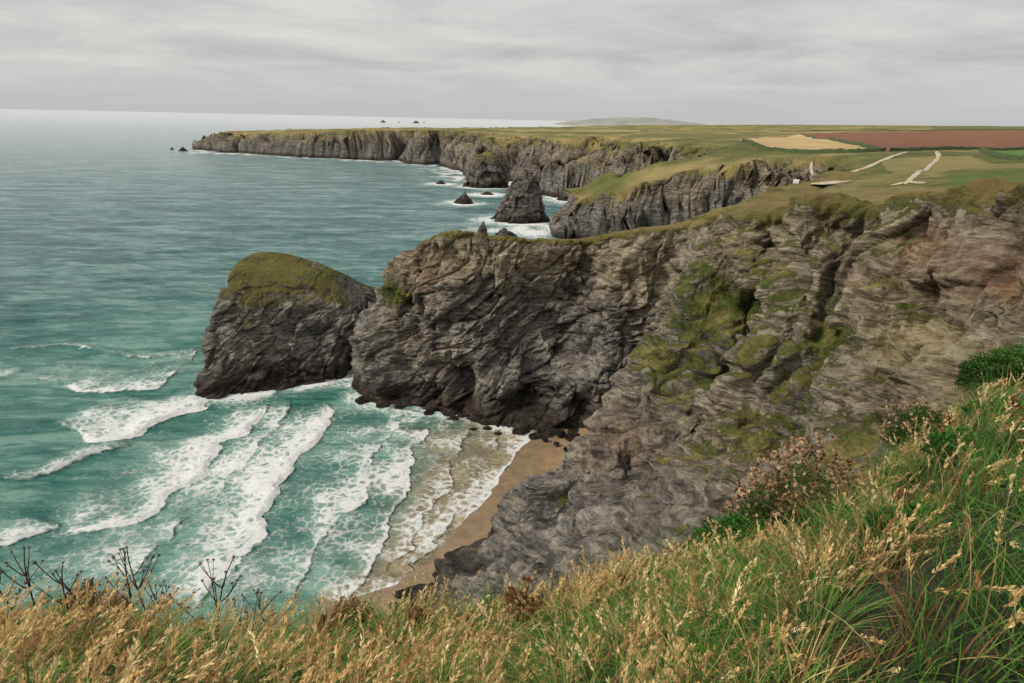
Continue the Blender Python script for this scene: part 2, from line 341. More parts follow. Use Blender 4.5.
# ---------------- far land height field
coast=[(120,266),(110,234),(84,198),(64,176),(56,163),(52,152),(52,140),(54,124),(60,106),(65,93),(66,76),(76,62),(84,45),(84,20),(84,-400),(6000,-400),(9000,6000),(1500,3900),(500,2800),(0,2000),(-330,1500)]
fc=[(-470,1330)]+[tuple(Z(a,b)[:2]) for a,b in [(198,149),(210,153),(262,154.5),(300,157),(335,158.5),(372,161),(400,160),(425,165),(440,163)]]
fc+=[tuple(Z(a,b)[:2]) for a,b in [(452,172),(470,180),(500,181),(518,186),(540,195),(566,200),(604,206)]]
fc+=[(85,455),(90,415),(66,385)]+[tuple(Z(a,b)[:2]) for a,b in [(590,224),(560,231),(556,237),(590,243)]]+[(62,338),(90,334),(112,326),(122,300),(112,280)]
poly=np.array(coast+fc,float)
def polysdf(P,poly,closed=True):
    d=np.full(len(P),1e12); ins=np.zeros(len(P),bool); n=len(poly)
    for i in range(n if closed else n-1):
        a=poly[i]; b=poly[(i+1)%n]; e=b-a; wv=P-a; t=np.clip((wv@e)/(e@e),0,1); q=wv-t[:,None]*e
        d=np.minimum(d,(q**2).sum(1))
        if closed:
            c=(a[1]>P[:,1])!=(b[1]>P[:,1])
            with np.errstate(divide='ignore',invalid='ignore'): xi=(b[0]-a[0])*(P[:,1]-a[1])/(b[1]-a[1]+1e-12)+a[0]
            ins^=c&(P[:,0]<xi)
    d=np.sqrt(d); return np.where(ins,d,-d) if closed else d
NY,NX=760,960
ys=40*(6000/40)**(np.linspace(0,1,NY)); xs=np.concatenate([np.linspace(-.62,.9,NX-90),np.linspace(.905,2.6,90)])
YY,XX=np.meshgrid(ys,xs,indexing='ij'); XX=XX*(YY+25); PP=np.stack([XX.ravel(),YY.ravel()],1)
P3=np.concatenate([PP,np.zeros((len(PP),1))],1)
near=sstep(290,250,PP[:,1])*1.0
sd=polysdf(PP,poly)
wob=(ridged(P3/60,5,.62)*24-11+fbm(P3/170,2)*30)*(1-near)*np.clip((PP[:,1]-250)/500,.22,1)
d=sd+wob*sstep(2200,1500,PP[:,1])
wid=np.where(near>.5,6.0,np.maximum(16,(18+75*np.clip(fbm(P3/110+9,3)*1.8+.30,0,1))*np.clip((PP[:,1]-150)/750,.3,1)))
def Hs(P):
    P3_=np.concatenate([P,np.zeros((len(P),1))],1); return H(P)+fbm(P3_/90,4)*3.0*sstep(200,500,P[:,1])+fbm(P3_/14,3)*.4
hh=Hs(PP)
t_=np.clip(d/wid,0,1); p1=1-(1-t_)**1.6; p2=.6*sstep(0,.25,t_)+.4*sstep(.3,1,t_); mxp=sstep(-.2,.2,fbm(P3/130+31,2)); prf=p1*mxp+p2*(1-mxp)
rn=ridged(P3/26+3,5,.62); rn2=fbm(P3/9+6,4,.6)
zz_=-5+(hh+5)*np.where(d>0,prf,0)+np.where(d<0,np.maximum(d*.3,-8),0)
edge=np.clip(t_*(1-t_)*4,0,1)
zz_+=edge*((rn-.2)*11+rn2*5)*(1-near)
zz_=np.where(edge>.02,np.minimum(zz_,hh+1),zz_)
Q3=np.stack([PP[:,0],PP[:,1],zz_],1)
ca1,ca2,ci1,cp1=cells3(Q3/np.array([26,26,10])); fc_=np.exp(-((ca2-ca1)/.10)**2)
ox=(fbm(Q3/np.array([18,18,9]),4,.6)*8+(ci1-.5)*9)*edge*(1-near); oy=(fbm(Q3/np.array([18,18,9])+40,4,.6)*8+(ci1-.5)*12-cp1*9+fc_*2)*edge*(1-near)
HP=np.stack([PP[:,0]+ox,PP[:,1]+oy,zz_],1)
HG=HP.reshape(NY,NX,3); hn,fl=gnormals(HG); hnz=hn[...,2].ravel()
hveg=sstep(.55,.9,hnz)*.65+fbm(P3/25,4)*.7+sstep(.5,.95,t_)*.5-.16+sstep(.6,.95,zz_/np.maximum(hh,5))*.25
hveg*=sstep(8,22,zz_)
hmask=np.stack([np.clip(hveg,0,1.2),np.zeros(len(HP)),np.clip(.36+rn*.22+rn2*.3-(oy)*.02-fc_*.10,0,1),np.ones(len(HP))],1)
def terr(a,b):
    dd=ray(a,b); dd=dd/dd[1]; Y=90*(4500/90)**np.linspace(0,1,1500); Q=np.array([0,0,CH])+dd*Y[:,None]
    hq=H(Q); m=Q[:,2]<hq
    return Q[np.argmax(m)] if m.any() else Q[-1]
htint=np.zeros((len(HP),4))
na=fbm(P3/120,4,.6); nb2=fbm(P3/38+8,5,.65)
gold=sstep(-.20,.30,na+nb2*.7)
base=np.array([.17,.19,.055])[None]*(1-gold[:,None])+np.array([.48,.36,.16])[None]*gold[:,None]
base*=(1+.6*nb2)[:,None]
htint[:,:3]=np.clip(base,.03,1); htint[:,3]=sstep(120,260,PP[:,1])*.75
FIELDS=[([(832,133),(800,134.5),(846,142),(890,151.5),(1024,148),(1090,147),(1090,130.5),(930,130.5)],(.31,.145,.08),.97),
 ([(738,140),(800,134.5),(846,142),(886,150.5),(850,153),(775,151)],(.76,.56,.28),.97),
 ([(975,151),(1024,147.5),(1090,148),(1090,163),(1000,159)],(.17,.31,.06),.85),
 ([(480,129),(640,130),(640,132.5),(520,132)],(.50,.40,.2),.8),
 ([(930,127),(1090,126),(1090,130),(940,130)],(.18,.19,.08),.8),
 ([(760,130),(920,130),(832,132.5),(780,134)],(.40,.31,.15),.8),
 ([(640,133.5),(760,134),(735,139),(620,138)],(.22,.22,.09),.7),
 ([(880,160),(970,156),(1000,165),(930,176)],(.44,.36,.15),.75),
 ([(840,188),(900,186),(960,190),(940,200),(860,200)],(.40,.30,.13),.6),
 ([(940,176),(1030,168),(1090,175),(1090,190),(960,188)],(.17,.25,.05),.75),
 ([(760,158),(870,156),(860,163),(770,168)],(.22,.25,.07),.7)]
for pl,colr,al in FIELDS:
    W=np.array([terr(a,b)[:2] for a,b in pl])
    s=polysdf(PP,W)>0; s&=(t_>.95); htint[s,:3]=np.array(colr)*(1+.25*nb2[s,None]); htint[s,3]=al
    hmask[s,0]=np.maximum(hmask[s,0],1.1)
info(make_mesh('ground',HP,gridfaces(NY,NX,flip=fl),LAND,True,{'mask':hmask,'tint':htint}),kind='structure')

# ---------------- promontory rock beside the cliff
F=[[Z(204,393),S(206,362,149),S(211,326,152),S(220,292,157),S(234,267,164),S(255,253,172)],
 [Z(240,395),S(239,364,147),S(243,332,151),S(250,302,156),S(257,274,164),S(272,252,173)],
 [Z(285,387),S(282,358,151),S(286,334,155),S(292,310,159),S(298,280,166),S(303,258,175)],
 [Z(322,379),S(321,354,154),S(325,334,158),S(331,315,161),S(335,293,168),S(333,270,177)],
 [Z(342,374),S(344,354,158),S(347,335,161),S(352,318,164),S(355,304,171),S(351,287,178)]]
F=np.array(F); Bk=F[::-1].copy(); ay=F[::-1][:,5:6,1]; Bk[:,:,1]=2*ay-Bk[:,:,1]
L=np.concatenate([F,Bk]); L[:,0,2]=-2.5
g=catmull(L.transpose(1,0,2),[44,48,46,38,28],.42); g=catmull(g.transpose(1,0,2),[65,65,65,65,45,40,40,40,40,55],.45,True).transpose(1,0,2)
rp=np.concatenate([k+np.arange(c)/c for k,c in enumerate([44,48,46,38,28])]+[[5.]])
g2,n_,rl,nz_=rockify(g,np.ones(g.shape[:2])*(1-.85*sstep(2.6,4.2,rp))[:,None]*.68,True,1.0,False,np.full(g.shape[:2],.9))
p=g2.reshape(-1,3); nb=fbm(p/8,4,.6); nq,fl=gnormals(g2,True); vg=sstep(.3,.85,nq[...,2].ravel())*.65+nb*1.2+sstep(14,24,p[:,2])*.38-.12; vg*=sstep(9,17,p[:,2]+nb*10)
tn=np.zeros((len(p),4)); tn[:,:3]=(.22,.19,.06); tn[:,3]=np.clip(.5+nb*1.3,0,.95)
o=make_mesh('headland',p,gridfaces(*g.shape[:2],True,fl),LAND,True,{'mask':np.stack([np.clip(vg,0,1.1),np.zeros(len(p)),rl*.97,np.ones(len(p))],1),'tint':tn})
info(o,kind='structure')

# ---------------- sea stacks
def stack(cx,cy,rx,ry,h,prof_,skew=(0,0),seed=0,green=0.0,label='',name='sea_stack',res=(80,150)):
    T=np.linspace(0,1,res[0]); th=np.linspace(0,2*np.pi,res[1],endpoint=False)
    rr=np.interp(T,np.linspace(0,1,len(prof_)),prof_)
    TT,TH=np.meshgrid(T,th,indexing='ij'); RR=rr[:,None]*np.ones_like(TH)
    circ=np.stack([np.cos(TH).ravel()*1.3+seed*3.1,np.sin(TH).ravel()*1.3,TT.ravel()*.8],1)
    RR=RR*(1+.4*fbm(circ,3).reshape(RR.shape))
    X=cx+RR*rx*np.cos(TH)+skew[0]*TT; Y=cy+RR*ry*np.sin(TH)+skew[1]*TT; Zz=-2+(h+2)*TT
    g=np.stack([X,Y,Zz],-1); n,_=gnormals(g,True); p=g.reshape(-1,3); k=h/28
    q=(p+seed*7)/max(k,.15)
    a1,a2,i1,p1=cells3(q/np.array([7,7,5]))
    d=(ridged(q/np.array([8,8,15]),4,.6)*1.9-.8+(i1-.5)*2.0+p1*2.2+fbm(q/1.6,3,.6)*.9)*k*np.clip(1.25-TT.ravel(),.2,1)
    D=n.reshape(-1,3).copy(); p=p+D*d[:,None]; rel=np.clip(.5+d/k*.16-.25*np.exp(-((a2-a1)/.1)**2),0,1)
    gg=p.reshape(g.shape); n2,fl=gnormals(gg,True)
    vg=(sstep(.3,.75,n2[...,2].ravel())+fbm(p/4,3)*.5)*sstep(h*.5,h*.75,p[:,2])*green
    o=make_mesh(name,p,gridfaces(*res,True,fl),LAND,True,{'mask':np.stack([np.clip(vg,0,1),np.zeros(len(p)),rel*.75,np.ones(len(p))],1),'tint':np.zeros((len(p),4))})
    info(o,label,'rock'); return o
at=lambda a,b: Z(a,b)
STK=[]
def stk(c,ox,oy,rx,ry,*a,**k): STK.append((c[0]+ox,c[1]+oy,max(rx,ry))); return stack(c[0]+ox,c[1]+oy,rx,ry,*a,**k)
c=at(519,223); stk(c,0,11,17,13,32,[1,.93,.80,.70,.62,.55,.47,.34,.0],(5,0),1,.2,'tall dark pyramid sea stack standing in the surf')
c=at(462,204); stk(c,0,5,8,5,9.5,[1,.9,.75,.5,.3,.1,0],(2,0),2,0,'small pointed dark sea stack in the water')
c=at(484,188); stk(c,1,14,19,17,33,[1,.95,.9,.84,.78,.68,.5,0],(3,0),3,.8,'broad sea stack with a grassy top')
c=S(479,240,300); stack(c[0],c[1],5.5,6,S(479,221,300)[2],[1,.95,.85,.75,.6,.45,.3,0],(2,0),4,.8,'rounded mossy sea stack behind the cliff')
c=S(508,240,310); stack(c[0],c[1],11,6,S(508,227,310)[2],[1,.9,.85,.8,.7,.5,.25,0],(-2,0),5,0,'low jagged dark sea stack')
c=at(487,195); stk(c,0,4,8,4,2.6,[1,.9,.7,.4,0],(0,0),6,0,'low wave washed dark rock',res=(30,60))
c=at(567,200); stk(c,0,0,9,7,9,[1,.9,.7,.4,0],(0,0),7,0,'low wave washed dark rock',res=(30,60))
c=at(183,151); stack(c[0],c[1],8,8,7,[1,.8,.5,.3,0],(0,0),8,0,'small dark islet off the headland tip',res=(30,60))
c=at(172,149.5); stack(c[0],c[1],5,5,4,[1,.8,.5,.3,0],(0,0),9,0,'small dark islet off the headland tip',res=(30,60))
c=at(441,184); stk(c,0,0,7,5,4,[1,.8,.5,.3,0],(0,0),10,0,'low wave washed dark rock',res=(30,60))
for i,(a,b,wd,hg) in enumerate([(383,122.5,55,36),(399,122.5,22,16),(416,123.2,60,38),(424,123,20,18)]):
    c=at(a,b+.0); stack(c[0],c[1],wd*.6,wd*.5,hg*.75,[1,.8,.6,.45,.2,0],(0,0),11+i,0,'distant dark rocky islet on the horizon',name='islet',res=(30,50))
# distant hill across the bay
hx=np.linspace(-1,1,200); hy=np.linspace(0,1,40)
c0=S(650,124,9000); HYg,HXg=np.meshgrid(hy,hx,indexing='ij')
env=np.clip(1-HXg**2,0,1)**.45*(.72+.28*np.exp(-((HXg-.1)/.5)**2)); q=np.stack([HXg.ravel()*5,HYg.ravel()*3,np.zeros(HXg.size)],1)
zf=env*np.sin(np.pi*np.clip(HYg,0,1))**.6*128*(1+.22*fbm(q,4).reshape(HXg.shape))-8
hp=np.stack([c0[0]+HXg*1120,9000+HYg*2500,zf],-1).reshape(-1,3)
HM=NT('far_hill'); gp=HM.n('ShaderNodeNewGeometry'); HM.l(HM.ramp(HM.noise(gp.outputs['Position'],.004,4),[(.4,(.27,.29,.27)),(.6,(.37,.37,.32))]),HM.b.inputs['Base Color']); HM.b.inputs['Roughness'].default_value=1  # haze painted in: greyed base colour for the far hill
info(make_mesh('hill',hp,gridfaces(40,200),HM.m),kind='structure')

# ---------------- beach
L0=np.array([Z(a,b)[:2] for a,b in [(535,436),(518,447),(486,495),(458,530),(430,560),(388,585),(330,605)]])
L1=np.array([Z(a,b)[:2] for a,b in [(440,425),(428,440),(405,480),(378,540),(352,580),(310,600)]])
def xa(L,Y): o=np.argsort(L[:,1]); return np.interp(Y,L[o,1],L[o,0])
bx,by=np.meshgrid(np.linspace(-34,34,240),np.linspace(58,134,260)); bp=np.stack([bx.ravel(),by.ravel(),np.zeros(bx.size)],1)
dx=bp[:,0]-xa(L0,bp[:,1])+fbm(bp/6,2)*1.2
bp[:,2]=np.where(dx>0,dx*.07,dx*.08)+fbm(bp/3,3)*.05-.02; bp[:,2]=np.maximum(bp[:,2],-3)
SM=NT('sand'); gp=SM.n('ShaderNodeNewGeometry'); ps=gp.outputs['Position']; sx=SM.n('ShaderNodeSeparateXYZ'); SM.l(ps,sx.inputs[0])
n1=SM.noise(ps,.5,8,.7); wetf=SM.mapr(SM.math('ADD',sx.outputs[2],SM.math('MULTIPLY',n1,.4)),.25,1.7)
cs=SM.mix(wetf,SM.ramp(n1,[(.4,(.24,.165,.095)),(.6,(.33,.235,.14))]),SM.ramp(n1,[(.35,(.38,.25,.125)),(.6,(.50,.35,.19))]))
pb=SM.mapr(SM.noise(ps,3.5,3,.6),.64,.72); cs=SM.mix(SM.math('MULTIPLY',pb,.7),cs,(.09,.08,.07))
SM.l(cs,SM.b.inputs['Base Color']); SM.l(SM.mapr(wetf,0,1,.16,.9),SM.b.inputs['Roughness']); SM.l(SM.bump(SM.noise(ps,2.5,6,.6),.10),SM.b.inputs['Normal'])
info(make_mesh('beach',bp,gridfaces(260,240),SM.m),kind='structure')

# ---------------- sea
rs=55*(70000/55)**np.linspace(0,1,1750)**1.35
rs=np.concatenate([[.5],rs])
th=np.concatenate([np.radians(np.linspace(-180,-62,60)[:-1]),np.radians(np.linspace(-62,20,640)),np.radians(np.linspace(20,180,70)[1:])])
RRg,THg=np.meshgrid(rs,th,indexing='ij'); sp_=np.stack([RRg.ravel()*np.sin(THg.ravel()),RRg.ravel()*np.cos(THg.ravel()),np.zeros(RRg.size)],1)
rr_=RRg.ravel(); nearm=rr_<320; Pn=sp_[nearm]
foam=np.zeros(len(sp_)); shal=np.zeros(len(sp_)); zadd=np.zeros(len(sp_))
def sdl(P,L):
    best=np.full(len(P),1e9); sg=np.ones(len(P)); ta=np.zeros(len(P)); n=len(L)-1
    for i in range(n):
        a,b=L[i],L[i+1]; e=b-a; wv=P-a; tt=(wv@e)/(e@e); tcl=np.clip(tt,0,1); q=wv-tcl[:,None]*e; dd=np.sqrt((q**2).sum(1))
        cr=e[0]*wv[:,1]-e[1]*wv[:,0]; m=dd<best; best=np.where(m,dd,best); sg=np.where(m,np.sign(cr),sg); ta=np.where(m,(i+tcl)/n,ta)
    return best*sg,ta
def smoothL(pts,k=8):
    L=np.array([Z(a,b)[:2] for a,b in pts]); return catmull(L,[k]*(len(L)-1),.5)
CR=[([(535,436),(518,447),(486,495),(458,530),(430,560),(388,585),(330,605)],.8,.35,3,.42,.04),
 ([(500,432),(480,470),(448,515),(412,555),(375,590)],.38,.25,4.0,.36,.04),
 ([(465,428),(450,470),(425,510),(398,550),(368,590)],.36,.25,4.0,.36,.05),
 ([(430,428),(424,445),(405,482),(378,540),(352,580),(325,605)],1.15,.4,7,.60,.35),
 ([(398,420),(385,450),(352,505),(310,560),(280,600)],.5,.3,7,.48,.12),
 ([(338,402),(330,425),(318,445),(285,470),(268,500),(262,530),(222,570),(180,610)],1.15,.5,8,.64,.4),
 ([(300,400),(262,440),(215,490),(170,540),(120,590)],.45,.3,7,.50,.12),
 ([(268,402),(250,425),(215,450),(195,478),(160,490),(140,512),(100,522),(50,538)],1.2,.6,8,.66,.55),
 ([(205,395),(190,410),(160,418),(135,436),(100,440),(75,430),(35,424)],1.3,.8,12,.84,.7),
 ([(198,345),(184,365),(158,385),(90,388),(20,378),(-40,385)],.85,.6,9,.60,.45),
 ([(150,440),(110,452),(70,464),(30,478),(-40,492)],.85,.5,4,.5,1.0),
 ([(60,520),(20,540),(-40,560),(-80,600)],.7,.5,5,.45,.6),
 ([(190,352),(150,358),(110,352),(60,345),(0,350)],.5,.5,4,.35,.6)]
Pn2=np.concatenate([Pn[:,:2],np.zeros((len(Pn),1))],1)
wn=fbm(Pn2/21,3)*9+fbm(Pn2/5,3)*2.8+fbm(Pn2/1.8,3)*1.2
pn=fbm(Pn2/11+4,3)
f=np.zeros(len(Pn)); za=np.zeros(len(Pn))
for ci_,(pts,ci,fw,tr,ta_,hc) in enumerate(CR):
    dd,al=sdl(Pn[:,:2],smoothL(pts)); dd=dd+wn*(.3 if ci_<1 else .6); sea=-dd
    gp_=fbm(Pn2/13+ci_*7.7,3)
    endf=sstep(0,.12,al)*sstep(1,.85,al); I=endf*np.clip(.88+gp_*1.7,.15,1.15)
    v=np.where(sea<0,ci*np.exp(-(sea/fw)**2),np.maximum(ci*np.exp(-(sea/(fw*1.8))**2),ta_*np.exp(-(sea/tr)**1.3)))
    f=np.maximum(f,v*I)+.06*v*I; za+=hc*np.exp(-((sea-.8)/np.where(sea<.8,1.2,2.8))**2)*endf*np.clip(.8+gp_*1.3,.1,1.3)
base_line=np.concatenate([ST[7:14,0,:2]]); dl=polysdf(Pn[:,:2],base_line,False); f+= .7*np.exp(-(np.abs(dl+wn*.3)/4)**2)*np.clip(.7+pn*1.5,0,1)
il=np.concatenate([L[:,0,:2],L[:1,0,:2]]); dl=polysdf(Pn[:,:2],il,False); f+= 1.0*np.exp(-(np.abs(dl+wn*.3)/5.5)**2)*np.clip(.8+pn*1.5,0,1)
su=sstep(-88,-50,Pn[:,0]-.35*(Pn[:,1]-100)); surf=su*sstep(152,130,Pn[:,1]); f+=(.23+.36*pn)*surf*.9
foam[nearm]=f
fm=(rr_>=250)&(rr_<1300)&(sp_[:,0]>-700)&(sp_[:,0]<200)
Pf=sp_[fm]; ds=-polysdf(Pf[:,:2],poly); sn=fbm(Pf/18,3); ff_=.9*np.exp(-(np.clip(ds-3,0,None)/(18+Pf[:,1]*.014)))*np.clip(.6+sn*2.0,0,1)
for cx_,cy_,rr0 in STK: ff_=np.maximum(ff_,1.1*np.exp(-np.clip(np.hypot(Pf[:,0]-cx_,Pf[:,1]-cy_)-rr0,0,None)/11)*np.clip(.8+sn,0,1))
ff_=np.maximum(ff_,.9*np.exp(-((Pf[:,0]-20)/50)**2-((Pf[:,1]-395)/50)**2)*np.clip(.75+sn*1.5,0,1))
foam[fm]+=ff_
# open-water swell
k1=np.exp(-(np.clip(rr_-120,0,None)/700))
ca,sa_=math.cos(.28),math.sin(.28); U_=sp_[:,0]*ca+sp_[:,1]*sa_; V_=-sp_[:,0]*sa_+sp_[:,1]*ca
sw=perlin(np.stack([U_/42,V_/11,0*rr_],1))*1.15+perlin(np.stack([U_/8,V_/3.2,0*rr_+3],1))*.32
open_=np.ones(len(sp_)); open_[nearm]=1-.7*sstep(-60,-35,Pn[:,0]-(Pn[:,1]-100)*.2)
zadd+=sw*k1*open_*(rr_<2500); zadd[nearm]+=za
q=(Pn[:,0]-xa(L1,Pn[:,1]))/(xa(L0,Pn[:,1])-xa(L1,Pn[:,1])+.01)
shal[nearm]=np.clip(q*.9+.45+pn*.5,0,1)*sstep(136,128,Pn[:,1])*sstep(58,62,Pn[:,1])
zadd*=1-.8*shal
D0=np.hypot(sp_[:,0]+45,sp_[:,1]-105); turq=np.exp(-(D0/85)**2)+.5*np.exp(-(D0/260)**2)
haze=sstep(math.log(350),math.log(14000),np.log(np.maximum(rr_,1)))  # distance haze weight, painted into the sea colour
sp_[:,2]=zadd
WM=NT('sea_water'); gp=WM.n('ShaderNodeNewGeometry'); ps=gp.outputs['Position']; at_=WM.attr('sea'); se=WM.n('ShaderNodeSeparateColor'); WM.l(at_.outputs['Color'],se.inputs[0]); fo,sh_,tq=se.outputs
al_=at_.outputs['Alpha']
wl=WM.noise(WM.mapping(ps,(0,0,-.28),(.018,.075,1)),1.0,6,.65)
wq_=WM.noise(WM.mapping(ps,(0,0,-.22),(.09,.32,1)),1.0,9,.74)
mw=WM.math('ADD',WM.math('MULTIPLY',wl,.5),WM.math('MULTIPLY',wq_,.5))
deep=WM.ramp(mw,[(.40,(.018,.10,.105)),(.49,(.065,.20,.205)),(.58,(.26,.43,.42))])
deep=WM.mix(al_,deep,(.70,.74,.75))  # paints haze: water colour paler toward the horizon
colr=WM.mix(WM.mapr(tq,.05,.8),deep,WM.ramp(mw,[(.40,(.02,.155,.135)),(.49,(.075,.27,.22)),(.58,(.27,.49,.41))]))
colr=WM.mix(WM.mapr(fo,.05,.6,0,.6),colr,(.33,.48,.40))
colr=WM.mix(WM.mapr(sh_,0,.9,0,.94),colr,WM.ramp(WM.noise(ps,.2,4),[(.4,(.30,.25,.145)),(.6,(.42,.34,.205))]))
wad=WM.warp(ps,.35,3.0,4)
v1=WM.n('ShaderNodeTexVoronoi',feature='DISTANCE_TO_EDGE'); WM.l(wad,v1.inputs['Vector']); v1.inputs['Scale'].default_value=.6
l1=WM.mapr(v1.outputs[0],0,.45,0,1,False)
nfo=WM.noise(ps,1.1,8,.72,.8); n2=WM.noise(ps,.28,5,.6,.5)
thr=WM.math('ADD',WM.math('MULTIPLY',l1,.6),WM.math('ADD',WM.math('MULTIPLY',WM.math('SUBTRACT',nfo,.5),1.4),WM.math('MULTIPLY',WM.math('SUBTRACT',n2,.5),.9)))
thr=WM.math('ADD',thr,.22)
ff=WM.mapr(WM.math('SUBTRACT',fo,thr),-.14,.44)
wc=WM.noise(WM.mapping(ps,(0,0,-.22),(.06,.2,1)),1.0,8,.72); wcap=WM.mapr(wc,.66,.74)
ff=WM.math('MAXIMUM',ff,WM.math('MULTIPLY',wcap,.55),clamp=True)
fcol=WM.ramp(nfo,[(.35,(.76,.79,.76)),(.6,(.94,.94,.92))])
WM.l(WM.mix(ff,colr,fcol),WM.b.inputs['Base Color'])
WM.l(WM.mapr(ff,0,1,.16,.8),WM.b.inputs['Roughness']); WM.b.inputs['IOR'].default_value=1.33; WM.b.inputs['Specular IOR Level'].default_value=.5
wb=WM.noise(WM.mapping(ps,(0,0,-.2),(.45,1.0,1)),1.0,8,.68); wb2=WM.noise(WM.mapping(ps,(0,0,-.25),(.045,.14,1)),1.0,8,.66)
wbs=WM.math('MULTIPLY',wb2,WM.mapr(fo,.1,.6,1,.25)); n_a=WM.bump(wb,.5,.9); n_b=WM.bump(wbs,5.5,.9,n_a); n_c=WM.bump(ff,.08,.8,n_b); WM.l(n_c,WM.b.inputs['Normal'])
sa=np.stack([np.clip(foam,0,1.4),shal,np.clip(turq,0,1),haze],1)
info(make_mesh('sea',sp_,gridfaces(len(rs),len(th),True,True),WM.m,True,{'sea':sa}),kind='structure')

# ---------------- boulders
def icos(sub,seed,sq=(1,1,.65)):
    bm=bmesh.new(); bmesh.ops.create_icosphere(bm,subdivisions=sub,radius=1); V=np.array([v.co[:] for v in bm.verts]); Fc=np.array([[v.index for v in f.verts] for f in bm.faces]); bm.free()
    q=V+seed*5.3; V=V*(1+.45*fbm(q*1.1,3)+.16*ridged(q*2.6,3))[:,None]; V=np.sign(V)*np.abs(V)**.85; return V*np.array(sq),Fc
bms=[]
for i in range(6):
    V,Fc=icos(4,i+1); rl=np.clip(.35+.5*fbm(V*2+i,3),0,1)
    o=make_mesh('boulder',V,Fc,LAND,False,{'mask':np.stack([0*rl,0*rl,rl,1+0*rl],1),'tint':np.zeros((len(V),4))}); bms.append(o)
nb_=0
def boulder(x,y,z,s,label,group):
    global nb_
    if nb_<6: o=bms[nb_]
    else: o=link(bms[nb_%6].copy())
    nb_+=1; o.location=(x,y,z); o.scale=(s*rng.uniform(.8,1.3),s*rng.uniform(.8,1.2),s*rng.uniform(.7,1)); o.rotation_euler=(0,0,rng.uniform(0,6.28))
    info(o,label,'rock',group=group)
bl=catmull(ST[8:14,0,:2],[20]*5,.5)
for i in range(20):
    p_=bl[rng.integers(3,len(bl))]; boulder(p_[0]+rng.normal(0,1.2),p_[1]-rng.uniform(-.5,2.8),rng.uniform(-.3,.2),rng.uniform(.5,1.7),'dark wet boulder at the foot of the cliff','boulders along the cliff foot')
for a,b,s in [(572,440,1.1),(583,447,.7),(566,452,.5),(578,462,.6),(556,446,.5),(545,441,.6),(590,455,.8),(570,470,.45),(500,505,.4),(560,436,.9)]:
    c=Z(a,b,.5); boulder(c[0],c[1],.3+.08*max(0,c[0]),s,'dark boulder lying on wet sand','boulders on the beach')

# ---------------- tracks, gravel lot, hedges, parked car
def drape(pts,width,name,mat,lift=.25,h=None):
    W=np.array([terr(a,b)[:2] for a,b in pts]); W=catmull(W,[14]*(len(W)-1),.5); tg=np.gradient(W,axis=0); tg/=np.linalg.norm(tg,axis=1)[:,None]; nr=np.stack([-tg[:,1],tg[:,0]],1)
    offs=np.linspace(-.5,.5,7); wv=width*(1+.6*perlin(np.stack([W[:,0]/9,W[:,1]/9,0*W[:,0]],1)))*np.clip(np.minimum(np.arange(len(W)),np.arange(len(W))[::-1])/5+.15,0,1)
    g=W[:,None]+nr[:,None]*offs[None,:,None]*wv[:,None,None]; P=g.reshape(-1,2); z=Hs(P)+lift
    pr=np.tile(np.cos(offs*np.pi)**.5 if h else -6*np.abs(offs)**4,len(W)); z=z+pr*(h or .3)
    if h: z+=fbm(np.concatenate([P/2.5,np.zeros((len(P),1))],1),3)*h*.5*pr
    return make_mesh(name,np.concatenate([P,z[:,None]],1),gridfaces(len(W),7),mat)
TM=NT('pale_gravel'); gp=TM.n('ShaderNodeNewGeometry'); TM.l(TM.ramp(TM.noise(gp.outputs['Position'],.6,6,.7),[(.35,(.34,.27,.16)),(.6,(.60,.52,.38))]),TM.b.inputs['Base Color']); TM.b.inputs['Roughness'].default_value=.95
info(drape([(908,152.5),(890,158),(870,166),(852,172),(832,179)],2.0,'path',TM.m),kind='structure')
info(drape([(936,152),(938,158),(928,168),(915,176),(905,185)],1.7,'path',TM.m),kind='structure')
info(drape([(890,186),(908,183),(925,184)],2.2,'path',TM.m),kind='structure')
info(drape([(812,162),(811,168),(813,176)],1.1,'path',TM.m),kind='structure')
info(drape([(798,187),(818,184),(842,184)],8,'gravel_lot',TM.m,.4),kind='structure')
HG_=NT('hedge_leaves'); gp=HG_.n('ShaderNodeNewGeometry'); HG_.l(HG_.ramp(HG_.noise(gp.outputs['Position'],.8,6,.7),[(.35,(.02,.04,.012)),(.65,(.09,.12,.035))]),HG_.b.inputs['Base Color']); HG_.b.inputs['Roughness'].default_value=1
for pts in [[(742,141),(775,151.5),(850,153.5),(884,151.5)],[(890,152),(960,150),(1024,148.5),(1080,147)],[(800,134.5),(846,142),(885,151)],[(780,131.5),(850,131),(930,130.5),(1080,130.5)],[(980,151),(1000,158),(1080,162)]]:
    info(drape(pts,3.5,'hedge',HG_.m,-.3,2.0),'dark green hedge dividing the clifftop fields','hedge',group='field hedges')
def plainmat(name,c,r=.5):
    M=NT(name); gp=M.n('ShaderNodeNewGeometry'); nz_=M.noise(gp.outputs['Position'],3,3); M.l(M.mix(nz_,tuple(x*.85 for x in c),c),M.b.inputs['Base Color']); M.b.inputs['Roughness'].default_value=r; return M.m
def extrude(name,prof2,w,mat,off=0.0):
    n=len(prof2); V=[(x,-w/2+off,z) for x,z in prof2]+[(x,w/2+off,z) for x,z in prof2]
    me=bpy.data.meshes.new(name); me.from_pydata(V,[],[list(range(n))[::-1],list(range(n,2*n))]+[[i,(i+1)%n,n+(i+1)%n,n+i] for i in range(n)]); me.materials.append(mat); return link(bpy.data.objects.new(name,me))
cp=terr(796,185.5); cz=Hs(cp[None,:2])[0]+.1
car=link(bpy.data.objects.new('parked_car',None)); car.location=(cp[0],cp[1],cz); car.rotation_euler=(0,0,1.1); info(car,'small white van parked on pale gravel','van')
